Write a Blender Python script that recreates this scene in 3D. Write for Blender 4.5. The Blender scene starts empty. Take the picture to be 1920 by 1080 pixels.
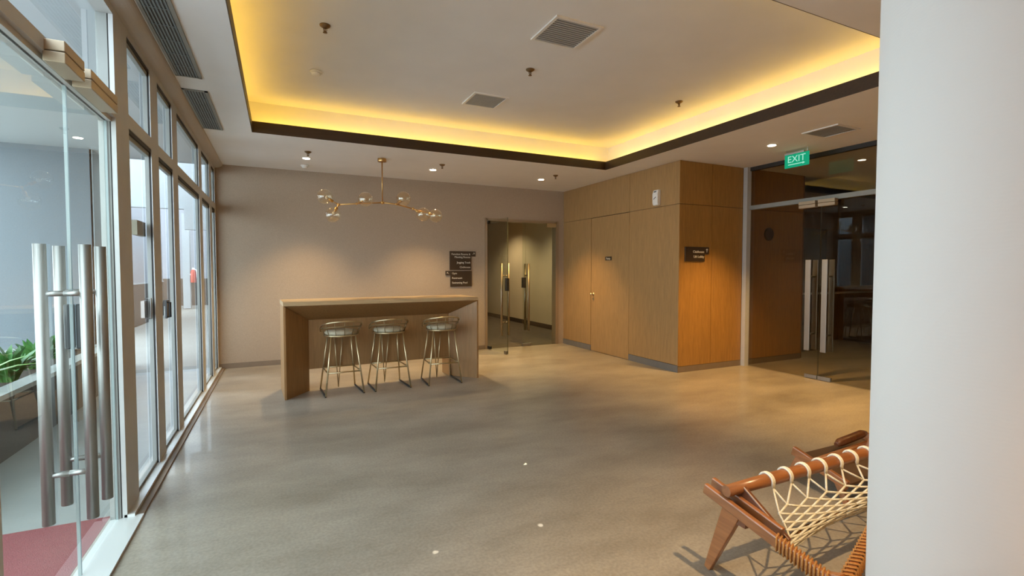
import bpy, bmesh, math, random
from mathutils import Vector, Matrix
random.seed(7)
PI = math.pi
R = math.radians
S = bpy.context.scene
C = S.collection

# ------------------------------------------------------------------ camera, world, exposure
cam_d = bpy.data.cameras.new('camera'); cam = bpy.data.objects.new('camera', cam_d); C.objects.link(cam)
cam_d.sensor_width = 36.0; cam_d.lens = 915.9 / 1920 * 36.0; cam_d.clip_start = 0.05
cam.location = (0, 0, 1.46); cam.rotation_euler = (R(90 - 2.11), 0, R(-25.44))
S.camera = cam
S.view_settings.view_transform = 'Standard'; S.view_settings.look = 'None'
S.view_settings.gamma = 1.0; S.view_settings.use_curve_mapping = False
S.view_settings.exposure = 0.66
S.cycles.use_denoising = True
S.cycles.max_bounces = 12; S.cycles.diffuse_bounces = 6; S.cycles.glossy_bounces = 5
S.cycles.transparent_max_bounces = 24
S.cycles.caustics_reflective = False; S.cycles.caustics_refractive = False
S.cycles.sample_clamp_indirect = 6.0
W = bpy.data.worlds.new('overcast_sky'); S.world = W; W.use_nodes = True
bg = W.node_tree.nodes['Background']
bg.inputs[0].default_value = (0.71, 0.865, 1.0, 1); bg.inputs[1].default_value = 5.6

COVE_STRENGTH = 9.5
DOWN_POWER = 150.0

# ------------------------------------------------------------------ room numbers (metres)
XL = -0.826; H = 3.0; YB = 8.314; XW = 5.085; YF = 5.213; XE = 6.424
TL, TR, TN, TB = -0.255, 4.566, 1.93, 6.238      # tray opening
ZT = 3.39                                        # tray ceiling
YN = -2.6                                        # wall behind the viewer
XR = 10.6                                        # far end of the dark lobby on the right

# ------------------------------------------------------------------ materials
def new_mat(name):
    m = bpy.data.materials.new(name); m.use_nodes = True
    return m, m.node_tree, m.node_tree.nodes['Principled BSDF']
def mat(name, col, rough=0.6, metal=0.0, noise=0.0, scale=20.0, stretch=(1, 1, 1), bump=0.0, bscale=None, coat=0.0, coat_rough=0.05, detail=4.0, spec=0.5):
    m, nt, b = new_mat(name)
    b.inputs['Base Color'].default_value = (*col, 1); b.inputs['Roughness'].default_value = rough
    b.inputs['Metallic'].default_value = metal; b.inputs['Specular IOR Level'].default_value = spec
    if coat:
        b.inputs['Coat Weight'].default_value = coat; b.inputs['Coat Roughness'].default_value = coat_rough
    if noise or bump:
        tc = nt.nodes.new('ShaderNodeTexCoord'); mp = nt.nodes.new('ShaderNodeMapping')
        mp.inputs['Scale'].default_value = stretch
        nt.links.new(tc.outputs['Object'], mp.inputs[0])
        nz = nt.nodes.new('ShaderNodeTexNoise'); nz.inputs['Scale'].default_value = scale; nz.inputs['Detail'].default_value = detail
        nt.links.new(mp.outputs[0], nz.inputs[0])
        if noise:
            rp = nt.nodes.new('ShaderNodeValToRGB')
            rp.color_ramp.elements[0].position = 0.3; rp.color_ramp.elements[1].position = 0.7
            rp.color_ramp.elements[0].color = (*[c * (1 - noise) for c in col], 1)
            rp.color_ramp.elements[1].color = (*[min(1, c * (1 + noise)) for c in col], 1)
            nt.links.new(nz.outputs[0], rp.inputs[0]); nt.links.new(rp.outputs[0], b.inputs['Base Color'])
        if bump:
            n2 = nz
            if bscale:
                n2 = nt.nodes.new('ShaderNodeTexNoise'); n2.inputs['Scale'].default_value = bscale; n2.inputs['Detail'].default_value = 3
                nt.links.new(mp.outputs[0], n2.inputs[0])
            bp = nt.nodes.new('ShaderNodeBump'); bp.inputs['Strength'].default_value = bump; bp.inputs['Distance'].default_value = 0.01
            nt.links.new(n2.outputs[0], bp.inputs['Height']); nt.links.new(bp.outputs[0], b.inputs['Normal'])
    return m
def emit(name, col, st):
    m = bpy.data.materials.new(name); m.use_nodes = True; nt = m.node_tree; nt.nodes.clear()
    e = nt.nodes.new('ShaderNodeEmission'); e.inputs[0].default_value = (*col, 1); e.inputs[1].default_value = st
    o = nt.nodes.new('ShaderNodeOutputMaterial'); nt.links.new(e.outputs[0], o.inputs[0])
    return m
def glass_mat(name, tint, ior=1.5, rough=0.0, gcol=(1, 1, 1)):
    m = bpy.data.materials.new(name); m.use_nodes = True; nt = m.node_tree; nt.nodes.clear()
    t = nt.nodes.new('ShaderNodeBsdfTransparent'); t.inputs[0].default_value = (*tint, 1)
    g = nt.nodes.new('ShaderNodeBsdfGlossy'); g.inputs[0].default_value = (*gcol, 1); g.inputs['Roughness'].default_value = rough
    fr = nt.nodes.new('ShaderNodeFresnel'); fr.inputs[0].default_value = ior
    geo = nt.nodes.new('ShaderNodeNewGeometry')
    inv = nt.nodes.new('ShaderNodeMath'); inv.operation = 'SUBTRACT'; inv.inputs[0].default_value = 1.0
    nt.links.new(geo.outputs['Backfacing'], inv.inputs[1])
    mu = nt.nodes.new('ShaderNodeMath'); mu.operation = 'MULTIPLY'
    nt.links.new(fr.outputs[0], mu.inputs[0]); nt.links.new(inv.outputs[0], mu.inputs[1])
    mx = nt.nodes.new('ShaderNodeMixShader'); o = nt.nodes.new('ShaderNodeOutputMaterial')
    nt.links.new(mu.outputs[0], mx.inputs[0]); nt.links.new(t.outputs[0], mx.inputs[1]); nt.links.new(g.outputs[0], mx.inputs[2])
    nt.links.new(mx.outputs[0], o.inputs[0])
    return m

def globe_mat(name, tint, base, gcol):
    m = bpy.data.materials.new(name); m.use_nodes = True; nt = m.node_tree; nt.nodes.clear()
    t = nt.nodes.new('ShaderNodeBsdfTransparent'); t.inputs[0].default_value = (*tint, 1)
    g = nt.nodes.new('ShaderNodeBsdfGlossy'); g.inputs[0].default_value = (*gcol, 1); g.inputs['Roughness'].default_value = 0.0
    lw = nt.nodes.new('ShaderNodeLayerWeight')
    pw = nt.nodes.new('ShaderNodeMath'); pw.operation = 'POWER'; pw.inputs[1].default_value = 3.5
    nt.links.new(lw.outputs['Facing'], pw.inputs[0])
    ma = nt.nodes.new('ShaderNodeMath'); ma.operation = 'MULTIPLY_ADD'; ma.inputs[1].default_value = 0.75; ma.inputs[2].default_value = base
    nt.links.new(pw.outputs[0], ma.inputs[0])
    mx = nt.nodes.new('ShaderNodeMixShader'); o = nt.nodes.new('ShaderNodeOutputMaterial')
    nt.links.new(ma.outputs[0], mx.inputs[0]); nt.links.new(t.outputs[0], mx.inputs[1]); nt.links.new(g.outputs[0], mx.inputs[2])
    nt.links.new(mx.outputs[0], o.inputs[0])
    return m

def floor_material():
    m, nt, b = new_mat('stone_floor')
    tc = nt.nodes.new('ShaderNodeTexCoord')
    n1 = nt.nodes.new('ShaderNodeTexNoise'); n1.inputs['Scale'].default_value = 0.9; n1.inputs['Detail'].default_value = 6; n1.inputs['Roughness'].default_value = 0.65
    n2 = nt.nodes.new('ShaderNodeTexNoise'); n2.inputs['Scale'].default_value = 60; n2.inputs['Detail'].default_value = 4
    mp = nt.nodes.new('ShaderNodeMapping'); mp.inputs['Rotation'].default_value = (0, 0, R(35)); mp.inputs['Scale'].default_value = (1, 2.2, 1)
    nt.links.new(tc.outputs['Object'], mp.inputs[0]); nt.links.new(mp.outputs[0], n1.inputs[0]); nt.links.new(tc.outputs['Object'], n2.inputs[0])
    r1 = nt.nodes.new('ShaderNodeValToRGB')
    r1.color_ramp.elements[0].position = 0.3; r1.color_ramp.elements[0].color = (0.225, 0.188, 0.146, 1)
    r1.color_ramp.elements[1].position = 0.7; r1.color_ramp.elements[1].color = (0.395, 0.342, 0.275, 1)
    nt.links.new(n1.outputs[0], r1.inputs[0])
    r2 = nt.nodes.new('ShaderNodeValToRGB')
    r2.color_ramp.elements[0].position = 0.35; r2.color_ramp.elements[0].color = (0.86, 0.86, 0.86, 1)
    r2.color_ramp.elements[1].position = 0.65; r2.color_ramp.elements[1].color = (1.08, 1.08, 1.08, 1)
    nt.links.new(n2.outputs[0], r2.inputs[0])
    mx = nt.nodes.new('ShaderNodeMix'); mx.data_type = 'RGBA'; mx.blend_type = 'MULTIPLY'; mx.inputs[0].default_value = 1.0
    nt.links.new(r1.outputs[0], mx.inputs[6]); nt.links.new(r2.outputs[0], mx.inputs[7])
    nt.links.new(mx.outputs[2], b.inputs['Base Color'])
    b.inputs['Roughness'].default_value = 0.36; b.inputs['Specular IOR Level'].default_value = 0.5
    b.inputs['Coat Weight'].default_value = 0.16; b.inputs['Coat Roughness'].default_value = 0.02
    bp = nt.nodes.new('ShaderNodeBump'); bp.inputs['Strength'].default_value = 0.06; bp.inputs['Distance'].default_value = 0.005
    nt.links.new(n2.outputs[0], bp.inputs['Height']); nt.links.new(bp.outputs[0], b.inputs['Normal'])
    return m

def wood_mat(name, col, dark=0.7, rough=0.45, axis='Z', scale=9.0, coat=0.0):
    m, nt, b = new_mat(name)
    tc = nt.nodes.new('ShaderNodeTexCoord'); mp = nt.nodes.new('ShaderNodeMapping')
    st = {'Z': (6, 6, 0.45), 'X': (0.45, 6, 6), 'Y': (6, 0.45, 6)}[axis]
    mp.inputs['Scale'].default_value = st
    nt.links.new(tc.outputs['Object'], mp.inputs[0])
    n1 = nt.nodes.new('ShaderNodeTexNoise'); n1.inputs['Scale'].default_value = scale; n1.inputs['Detail'].default_value = 7; n1.inputs['Roughness'].default_value = 0.6
    n1.inputs['Distortion'].default_value = 0.6
    nt.links.new(mp.outputs[0], n1.inputs[0])
    rp = nt.nodes.new('ShaderNodeValToRGB')
    rp.color_ramp.elements[0].position = 0.3; rp.color_ramp.elements[1].position = 0.72
    rp.color_ramp.elements[0].color = (*[c * dark for c in col], 1); rp.color_ramp.elements[1].color = (*col, 1)
    nt.links.new(n1.outputs[0], rp.inputs[0]); nt.links.new(rp.outputs[0], b.inputs['Base Color'])
    b.inputs['Roughness'].default_value = rough
    if coat: b.inputs['Coat Weight'].default_value = coat
    bp = nt.nodes.new('ShaderNodeBump'); bp.inputs['Strength'].default_value = 0.08; bp.inputs['Distance'].default_value = 0.004
    nt.links.new(n1.outputs[0], bp.inputs['Height']); nt.links.new(bp.outputs[0], b.inputs['Normal'])
    return m

def column_material():
    m, nt, b = new_mat('column_wallpaper')
    tc = nt.nodes.new('ShaderNodeTexCoord')
    b.inputs['Base Color'].default_value = (0.80, 0.78, 0.74, 1); b.inputs['Roughness'].default_value = 0.75
    wv = nt.nodes.new('ShaderNodeTexWave'); wv.wave_type = 'BANDS'; wv.bands_direction = 'Z'; wv.inputs['Scale'].default_value = 45; wv.inputs['Distortion'].default_value = 6; wv.inputs['Detail'].default_value = 3
    nt.links.new(tc.outputs['Object'], wv.inputs[0])
    wd = nt.nodes.new('ShaderNodeTexWave'); wd.wave_type = 'BANDS'; wd.bands_direction = 'DIAGONAL'; wd.inputs['Scale'].default_value = 1.1; wd.inputs['Distortion'].default_value = 1.5
    nt.links.new(tc.outputs['Object'], wd.inputs[0])
    rp = nt.nodes.new('ShaderNodeValToRGB'); rp.color_ramp.elements[0].position = 0.0; rp.color_ramp.elements[0].color = (0, 0, 0, 1)
    rp.color_ramp.elements[1].position = 0.05; rp.color_ramp.elements[1].color = (1, 1, 1, 1)
    nt.links.new(wd.outputs[0], rp.inputs[0])
    ad = nt.nodes.new('ShaderNodeMath'); ad.operation = 'MULTIPLY_ADD'; ad.inputs[1].default_value = 0.08
    nt.links.new(wv.outputs[0], ad.inputs[0]); nt.links.new(rp.outputs[0], ad.inputs[2])
    bp = nt.nodes.new('ShaderNodeBump'); bp.inputs['Strength'].default_value = 0.12; bp.inputs['Distance'].default_value = 0.004
    nt.links.new(ad.outputs[0], bp.inputs['Height']); nt.links.new(bp.outputs[0], b.inputs['Normal'])
    return m

M = dict(
    floor=floor_material(),
    wallpaper=mat('beige_wallpaper', (0.385, 0.29, 0.208), 0.8, noise=0.10, scale=120, stretch=(1, 1, 1), bump=0.12, bscale=260),
    ceiling=mat('ceiling_paint', (0.80, 0.785, 0.77), 0.85, noise=0.02, scale=3),
    plain_wall=mat('warm_wall_paint', (0.62, 0.52, 0.38), 0.8, noise=0.03, scale=3),
    corridor=mat('corridor_panel', (0.62, 0.52, 0.36), 0.6, noise=0.04, scale=2),
    corridor_floor=mat('corridor_carpet', (0.09, 0.066, 0.04), 0.9, noise=0.2, scale=8),
    oak=wood_mat('oak_panel', (0.43, 0.245, 0.095), 0.70, 0.42),
    oak_lamplit=wood_mat('oak_panel_lamplit', (0.42, 0.205, 0.05), 0.68, 0.42),  # oak copy with the warm downlight's orange put into its colour
    gap=mat('panel_gap', (0.05, 0.03, 0.015), 0.8),
    fascia=wood_mat('dark_fascia', (0.040, 0.017, 0.006), 0.6, 0.5, 'X'),
    skirting=mat('grey_skirting', (0.16, 0.145, 0.13), 0.5, noise=0.05, scale=10),
    brown_skirting=mat('brown_skirting', (0.20, 0.145, 0.10), 0.5, noise=0.05, scale=10),
    counter=wood_mat('counter_wood', (0.40, 0.205, 0.075), 0.7, 0.45),
    counter_lit=wood_mat('counter_wood_lit_top', (0.56, 0.38, 0.20), 0.75, 0.4, 'X'),  # paler top wood, with the overhead light also put into its colour
    alu=mat('champagne_aluminium', (0.50, 0.49, 0.47), 0.5, 0.1, noise=0.04, scale=6),
    alu_light=mat('grey_aluminium', (0.27, 0.27, 0.245), 0.5, 0.15, noise=0.04, scale=6),
    sill=mat('pale_aluminium', (0.66, 0.66, 0.64), 0.35, 0.3),
    gasket=mat('black_gasket', (0.025, 0.02, 0.017), 0.6),
    steel=mat('brushed_steel', (0.29, 0.275, 0.255), 0.42, 0.85, noise=0.05, scale=40, stretch=(1, 1, 0.05)),
    bronze=mat('bronze_steel', (0.27, 0.215, 0.145), 0.42, 0.85),
    dull_brass=mat('dull_brass', (0.20, 0.12, 0.055), 0.45, 0.7),
    black=mat('black_plastic', (0.018, 0.017, 0.016), 0.35),
    brass=mat('brass', (0.60, 0.36, 0.13), 0.28, 1.0),
    woven_back=mat('bronze_back_band', (0.24, 0.16, 0.07), 0.45, 0.5),
    brass_soft=mat('champagne_brass', (0.62, 0.50, 0.30), 0.3, 0.9),
    cushion=mat('cream_cushion', (0.44, 0.37, 0.255), 0.75, noise=0.12, scale=60, bump=0.15),
    white=mat('white_plastic', (0.78, 0.76, 0.72), 0.4),
    grille=mat('grille_grey', (0.40, 0.42, 0.44), 0.5, 0.2),
    grille_slate=mat('slate_grille', (0.20, 0.235, 0.25), 0.5, 0.2),
    grille_dark=mat('grille_shadow_gap', (0.10, 0.105, 0.11), 0.7),
    sign=mat('dark_brown_sign', (0.045, 0.026, 0.014), 0.45),
    letter=mat('cream_letter', (0.74, 0.66, 0.54), 0.6),
    porch_wall=mat('grey_textured_wall', (0.18, 0.20, 0.22), 0.85, noise=0.06, scale=90, bump=0.1),
    white_paint=mat('white_wall_paint', (0.50, 0.52, 0.535), 0.8),
    lilac=mat('pale_lilac_paint', (0.26, 0.257, 0.275), 0.8),
    dado=mat('brown_dado', (0.042, 0.027, 0.019), 0.6, noise=0.05, scale=3),
    yard_paint=mat('yard_white_paint', (0.33, 0.34, 0.345), 0.8),
    yard_floor=mat('yard_paving', (0.20, 0.188, 0.162), 0.6, noise=0.06, scale=2),
    porch_floor=mat('pale_porch_tile', (0.26, 0.265, 0.25), 0.4, noise=0.06, scale=2),
    mat_red=mat('red_coir_mat', (0.20, 0.038, 0.045), 0.95, noise=0.22, scale=180, bump=0.5),
    planter=mat('dark_planter_stone', (0.06, 0.063, 0.063), 0.7, noise=0.15, scale=40),
    planter_rim=mat('pale_planter_rim', (0.40, 0.41, 0.39), 0.6, noise=0.05, scale=20),
    soil=mat('dark_soil', (0.04, 0.028, 0.018), 0.95, noise=0.4, scale=30, bump=0.6),
    leaf=mat('fresh_green_leaf', (0.20, 0.42, 0.04), 0.45, noise=0.3, scale=9),
    leaf_dark=mat('deep_green_leaf', (0.06, 0.20, 0.045), 0.45, noise=0.3, scale=9),
    red=mat('red_enamel', (0.45, 0.06, 0.035), 0.35),
    teak=wood_mat('teak', (0.36, 0.135, 0.045), 0.6, 0.3, 'Y', 7.0, coat=0.3),
    teak_x=wood_mat('teak_rail', (0.36, 0.135, 0.045), 0.6, 0.3, 'X', 7.0, coat=0.3),
    teak_dark=wood_mat('teak_dark', (0.17, 0.055, 0.02), 0.6, 0.4, 'Z', 7.0, coat=0.2),
    rope=mat('cream_rope', (0.74, 0.71, 0.61), 0.85, noise=0.12, scale=150, bump=0.3),
    jute=mat('golden_rope', (0.42, 0.19, 0.05), 0.8, noise=0.25, scale=140, bump=0.4),
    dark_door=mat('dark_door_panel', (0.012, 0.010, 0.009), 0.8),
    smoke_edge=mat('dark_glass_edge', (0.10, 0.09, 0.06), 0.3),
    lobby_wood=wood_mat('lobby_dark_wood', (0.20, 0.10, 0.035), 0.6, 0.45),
    glass=glass_mat('clear_glass', (0.955, 0.972, 0.968)),
    glass_green=glass_mat('door_glass', (0.90, 0.93, 0.90)),
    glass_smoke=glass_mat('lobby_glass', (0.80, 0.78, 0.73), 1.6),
    glass_amber=globe_mat('amber_globe_glass', (0.955, 0.91, 0.82), 0.13, (1.0, 0.95, 0.86)),
    glass_edge=mat('lit_glass_edge', (0.27, 0.32, 0.31), 0.3),  # brightness of light piped through the glass put into the edge colour
    led=emit('warm_led', (1.0, 0.60, 0.075), COVE_STRENGTH),
    lamp=emit('downlight_lamp', (1.0, 0.86, 0.62), 22.0),
    bulb=mat('frosted_bulb', (0.70, 0.60, 0.45), 0.25),
    exit_green=emit('exit_green', (0.012, 0.40, 0.20), 0.55),
    exit_white=emit('exit_white', (0.40, 0.85, 0.66), 0.60),
    column=column_material(),
)

# ------------------------------------------------------------------ mesh builder
class MB:
    def __init__(s): s.bm = bmesh.new(); s.mi = 0
    def face(s, pts):
        f = s.bm.faces.new([s.bm.verts.new(p) for p in pts]); f.material_index = s.mi; return f
    def box(s, x0, x1, y0, y1, z0, z1, skip=()):
        x0, x1 = min(x0, x1), max(x0, x1); y0, y1 = min(y0, y1), max(y0, y1); z0, z1 = min(z0, z1), max(z0, z1)
        v = [s.bm.verts.new(p) for p in ((x0,y0,z0),(x1,y0,z0),(x1,y1,z0),(x0,y1,z0),(x0,y0,z1),(x1,y0,z1),(x1,y1,z1),(x0,y1,z1))]
        for q in ((0,3,2,1),(4,5,6,7),(0,1,5,4),(1,2,6,5),(2,3,7,6),(3,0,4,7)):
            f = s.bm.faces.new([v[i] for i in q]); f.material_index = s.mi
        return s
    def poly(s, verts, faces):
        v = [s.bm.verts.new(p) for p in verts]
        for q in faces:
            f = s.bm.faces.new([v[i] for i in q]); f.material_index = s.mi
        return s
    def bar(s, a, b, w, h, up=(0, 0, 1), w2=None, h2=None):
        a, b = Vector(a), Vector(b); d = (b - a).normalized(); u = Vector(up)
        sd = d.cross(u).normalized(); u = sd.cross(d)
        w2 = w if w2 is None else w2; h2 = h if h2 is None else h2
        P = []
        for c, ww, hh in ((a, w, h), (b, w2, h2)):
            for i, j in ((-1, -1), (1, -1), (1, 1), (-1, 1)): P.append(c + sd * (i * ww / 2) + u * (j * hh / 2))
        return s.poly(P, ((3,2,1,0),(4,5,6,7),(0,1,5,4),(1,2,6,5),(2,3,7,6),(3,0,4,7)))
    def tube(s, pts, r, n=8, cap=True, closed=False):
        pts = [Vector(p) for p in pts]; m = len(pts); rings = []
        rr = r if isinstance(r, (list, tuple)) else [r] * m
        prev = None
        for i, p in enumerate(pts):
            if closed: t = pts[(i + 1) % m] - pts[i - 1]
            else: t = pts[min(i + 1, m - 1)] - pts[max(i - 1, 0)]
            t.normalize()
            if prev is None:
                a = Vector((0, 0, 1)) if abs(t.z) < 0.9 else Vector((1, 0, 0))
                nrm = t.cross(a).normalized()
            else:
                nrm = (prev - t * prev.dot(t)).normalized()
            prev = nrm; bn = t.cross(nrm)
            rings.append([s.bm.verts.new(p + (nrm * math.cos(2*PI*k/n) + bn * math.sin(2*PI*k/n)) * rr[i]) for k in range(n)])
        for i in range(m if closed else m - 1):
            A, B = rings[i], rings[(i + 1) % m]
            for k in range(n):
                f = s.bm.faces.new((A[k], A[(k+1) % n], B[(k+1) % n], B[k])); f.smooth = True; f.material_index = s.mi
        if cap and not closed:
            for rg in (rings[0][::-1], rings[-1]):
                f = s.bm.faces.new(rg); f.material_index = s.mi
        return s
    def lathe(s, prof, c=(0, 0, 0), n=24, smooth=True, axis=None):
        c = Vector(c); rot = Matrix.Identity(3)
        if axis is not None: rot = Vector((0, 0, 1)).rotation_difference(Vector(axis)).to_matrix()
        rings = []
        for r, z in prof:
            if r < 1e-6: rings.append([s.bm.verts.new(c + rot @ Vector((0, 0, z)))])
            else: rings.append([s.bm.verts.new(c + rot @ Vector((r*math.cos(2*PI*k/n), r*math.sin(2*PI*k/n), z))) for k in range(n)])
        for A, B in zip(rings, rings[1:]):
            for k in range(n):
                k2 = (k + 1) % n
                if len(A) == 1 and len(B) == 1: continue
                if len(A) == 1: q = (A[0], B[k2], B[k])
                elif len(B) == 1: q = (A[k], A[k2], B[0])
                else: q = (A[k], A[k2], B[k2], B[k])
                f = s.bm.faces.new(q); f.smooth = smooth; f.material_index = s.mi
        for rg, fl in ((rings[0], True), (rings[-1], False)):
            if len(rg) > 1:
                f = s.bm.faces.new(rg[::-1] if fl else rg); f.material_index = s.mi
        return s
    def ball(s, c, r, n=20, m=12, axis=None, sq=1.0):
        return s.lathe([(r*math.sin(PI*i/m), -r*sq*math.cos(PI*i/m)) for i in range(m + 1)], c, n, True, axis)
    def build(s, name, mats, parent=None, world=True, bevel=0.0, seg=2):
        bm = s.bm
        off = Vector((0, 0, 0))
        p = parent
        while p is not None and world:
            off += p.location; p = p.parent
        if off.length > 0:
            for v in bm.verts: v.co -= off
        bmesh.ops.recalc_face_normals(bm, faces=bm.faces[:])
        me = bpy.data.meshes.new(name); bm.to_mesh(me); bm.free()
        for mm in (mats if isinstance(mats, (list, tuple)) else [mats]): me.materials.append(mm)
        o = bpy.data.objects.new(name, me); C.objects.link(o)
        if parent is not None: o.parent = parent
        if bevel:
            bv = o.modifiers.new('bevel', 'BEVEL'); bv.width = bevel; bv.segments = seg; bv.limit_method = 'ANGLE'; bv.angle_limit = R(40)
        return o
def obox(*a): return MB().box(*a)
def tag(o, label, cat, group=None):
    o['label'] = label; o['category'] = cat
    if group: o['group'] = group
    return o
def thing(name, label, cat, loc, group=None):
    o = bpy.data.objects.new(name, None); C.objects.link(o); o.location = loc; o.empty_display_size = 0.1
    return tag(o, label, cat, group)
def struct(o, label=None, cat=None):
    o['kind'] = 'structure'
    if label: o['label'] = label
    if cat: o['category'] = cat
    return o
def sroot(name, loc, label, cat):
    o = bpy.data.objects.new(name, None); C.objects.link(o); o.location = loc; o.empty_display_size = 0.1
    return struct(o, label, cat)
def lamp_light(parent, loc, power, col, size=95, blend=0.75, rad=0.025):
    d = bpy.data.lights.new('lamp_beam', 'SPOT'); d.energy = power; d.color = col; d.spot_size = R(size); d.spot_blend = blend; d.shadow_soft_size = rad
    o = bpy.data.objects.new('lamp_beam', d); C.objects.link(o)
    o.parent = parent; o.location = Vector(loc) - parent.location
    return o
def text_mesh(name, body, size, material, parent, origin, xdir, ydir, align='LEFT', depth=0.002):
    cu = bpy.data.curves.new(name, 'FONT'); cu.body = body; cu.size = size; cu.align_x = align; cu.extrude = depth; cu.resolution_u = 3
    t = bpy.data.objects.new(name + '_curve', cu); C.objects.link(t)
    bpy.context.view_layer.update()
    me = bpy.data.meshes.new_from_object(t.evaluated_get(bpy.context.evaluated_depsgraph_get()))
    bpy.data.objects.remove(t); bpy.data.curves.remove(cu)
    x = Vector(xdir).normalized(); y = Vector(ydir).normalized(); z = x.cross(y)
    mt = Matrix((x, y, z)).transposed().to_4x4(); mt.translation = Vector(origin) - parent.location
    me.transform(mt); me.materials.clear(); me.materials.append(material)
    o = bpy.data.objects.new(name, me); C.objects.link(o); o.parent = parent
    return o

# ================================================================== STRUCTURE
# ---- floors
struct(obox(XL - 0.10, XR, YN, YB, -0.10, 0.0).build('floor', M['floor']), 'mottled grey beige stone floor of the lobby', 'floor')
struct(obox(3.0, 7.2, YB + 0.0, 17, -0.10, -0.002).build('floor_corridor', M['corridor_floor']), 'dark brown corridor floor beyond the glass doors in the back wall', 'floor')
struct(obox(-9, XL - 0.10, YN - 1, 8.6, -0.12, -0.02).build('floor_porch', M['porch_floor']), 'pale tiled porch floor outside the glazed wall', 'floor')
struct(obox(-9, XL - 0.10, 8.6, 25, -0.12, -0.02).build('floor_yard', M['yard_floor']), 'beige yard paving beyond the porch', 'floor')

# ---- ceiling: soffit ring with a raised tray and a hidden light shelf
CW = 0.17
b = MB()
for x0, x1, y0, y1 in ((XL - 0.10, TL, YN, YB + 0.1), (TR, XR, YN, YB + 0.1), (TL, TR, YN, TN), (TL, TR, TB, YB + 0.1)):
    b.box(x0, x1, y0, y1, H, H + 0.022)
ceil = struct(b.build('ceiling', M['ceiling']), 'pale lowered ceiling around the lit tray', 'ceiling')
b = MB()
b.box(TL - CW, TR + CW, TN - CW, TB + CW, ZT, ZT + 0.02)
b.box(TL - CW - 0.02, TL - CW, TN - CW, TB + CW, H + 0.022, ZT + 0.02); b.box(TR + CW, TR + CW + 0.02, TN - CW, TB + CW, H + 0.022, ZT + 0.02)
b.box(TL - CW, TR + CW, TN - CW - 0.02, TN - CW, H + 0.022, ZT + 0.02); b.box(TL - CW, TR + CW, TB + CW, TB + CW + 0.02, H + 0.022, ZT + 0.02)
tray = struct(b.build('ceiling_tray', M['ceiling']), 'raised ceiling tray glowing yellow along its edges', 'ceiling')
b = MB(); t_ = 0.005; zl = H + 0.125
b.box(TL, TR, TB - t_, TB, H, zl); b.box(TR - t_, TR, TN, TB - t_, H, zl); b.box(TL, TL + t_, TN, TB - t_, H, zl); b.box(TL + t_, TR - t_, TN, TN + t_, H, zl)
b.mi = 1; t_ = 0.02; h2 = H + 0.022
b.box(TL - t_, TR + t_, TB, TB + t_, h2, zl); b.box(TR, TR + t_, TN, TB, h2, zl); b.box(TL - t_, TL, TN, TB, h2, zl); b.box(TL - t_, TR + t_, TN - t_, TN, h2, zl)
struct(b.build('trim_1', [M['fascia'], M['ceiling']]), 'dark brown wooden lip around the ceiling tray', 'trim')
zl0, zl1 = H + 0.10, H + 0.112; o1, o2 = 0.065, 0.08
for x0, x1, y0, y1 in ((TL + 0.05, TR - 0.05, TB + o1, TB + o2), (TR + o1, TR + o2, TN + 0.05, TB - 0.05), (TL - o2, TL - o1, TN + 0.05, TB - 0.05), (TL + 0.05, TR - 0.05, TN - o2, TN - o1)):
    obox(x0, x1, y0, y1, zl0, zl1).build('led_strip', M['led'], tray)

# ---- back wall with the glass door opening
DX0, DX1, DZ = 3.43, 4.93, 2.385
b = MB()
b.box(XL - 0.10, DX0, YB, YB + 0.12, 0, H); b.box(DX1, XW + 0.3, YB, YB + 0.12, 0, H); b.box(DX0, DX1, YB, YB + 0.12, DZ, H)
struct(b.build('wall_back', M['wallpaper']), 'beige textured back wall behind the bar counter', 'wall')
b = MB(); b.box(XL + 0.01, DX0 - 0.02, YB - 0.012, YB, 0, 0.075)
struct(b.build('baseboard_back', M['brown_skirting']), 'brown skirting along the beige back wall', 'baseboard')
b = MB()
b.box(DX0 - 0.025, DX0 + 0.02, YB - 0.014, YB + 0.13, 0, DZ + 0.025); b.box(DX0, DX1, YB - 0.014, YB + 0.13, DZ - 0.02, DZ + 0.025); b.box(DX1 - 0.03, DX1 + 0.035, YB - 0.014, YB + 0.13, 0, DZ + 0.025)
struct(b.build('trim_2', mat('door_frame_bronze', (0.33, 0.235, 0.15), 0.45, 0.3)), 'thin bronze frame around the glass doors in the back wall', 'trim')

# ---- corridor behind the back wall
b = MB()
for y0, y1 in ((YB + 0.12, 10.35), (10.36, 11.75), (11.76, 13.0), (13.01, 17)): b.box(6.0, 6.03, y0, y1, 0.11, 2.9)
b.mi = 1; b.box(6.03, 6.1, YB + 0.12, 17, 0, 2.9)
struct(b.build('wall_corridor_right', [M['corridor'], M['gap']]), 'cream panelled corridor wall seen through the glass doors', 'wall')
struct(obox(5.985, 6.03, YB + 0.12, 17, 0, 0.11).build('baseboard_corridor', M['gap']), 'dark skirting of the cream corridor wall', 'baseboard')
struct(obox(3.0, 3.05, YB + 0.12, 17, 0, 2.9).build('wall_corridor_left', M['corridor']))
struct(obox(3.0, 6.1, 17, 17.1, 0, 2.9).build('wall_corridor_end', M['corridor']))
struct(obox(3.0, 6.1, YB + 0.12, 17, 2.9, 2.95).build('ceiling_corridor', M['ceiling']))
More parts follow.
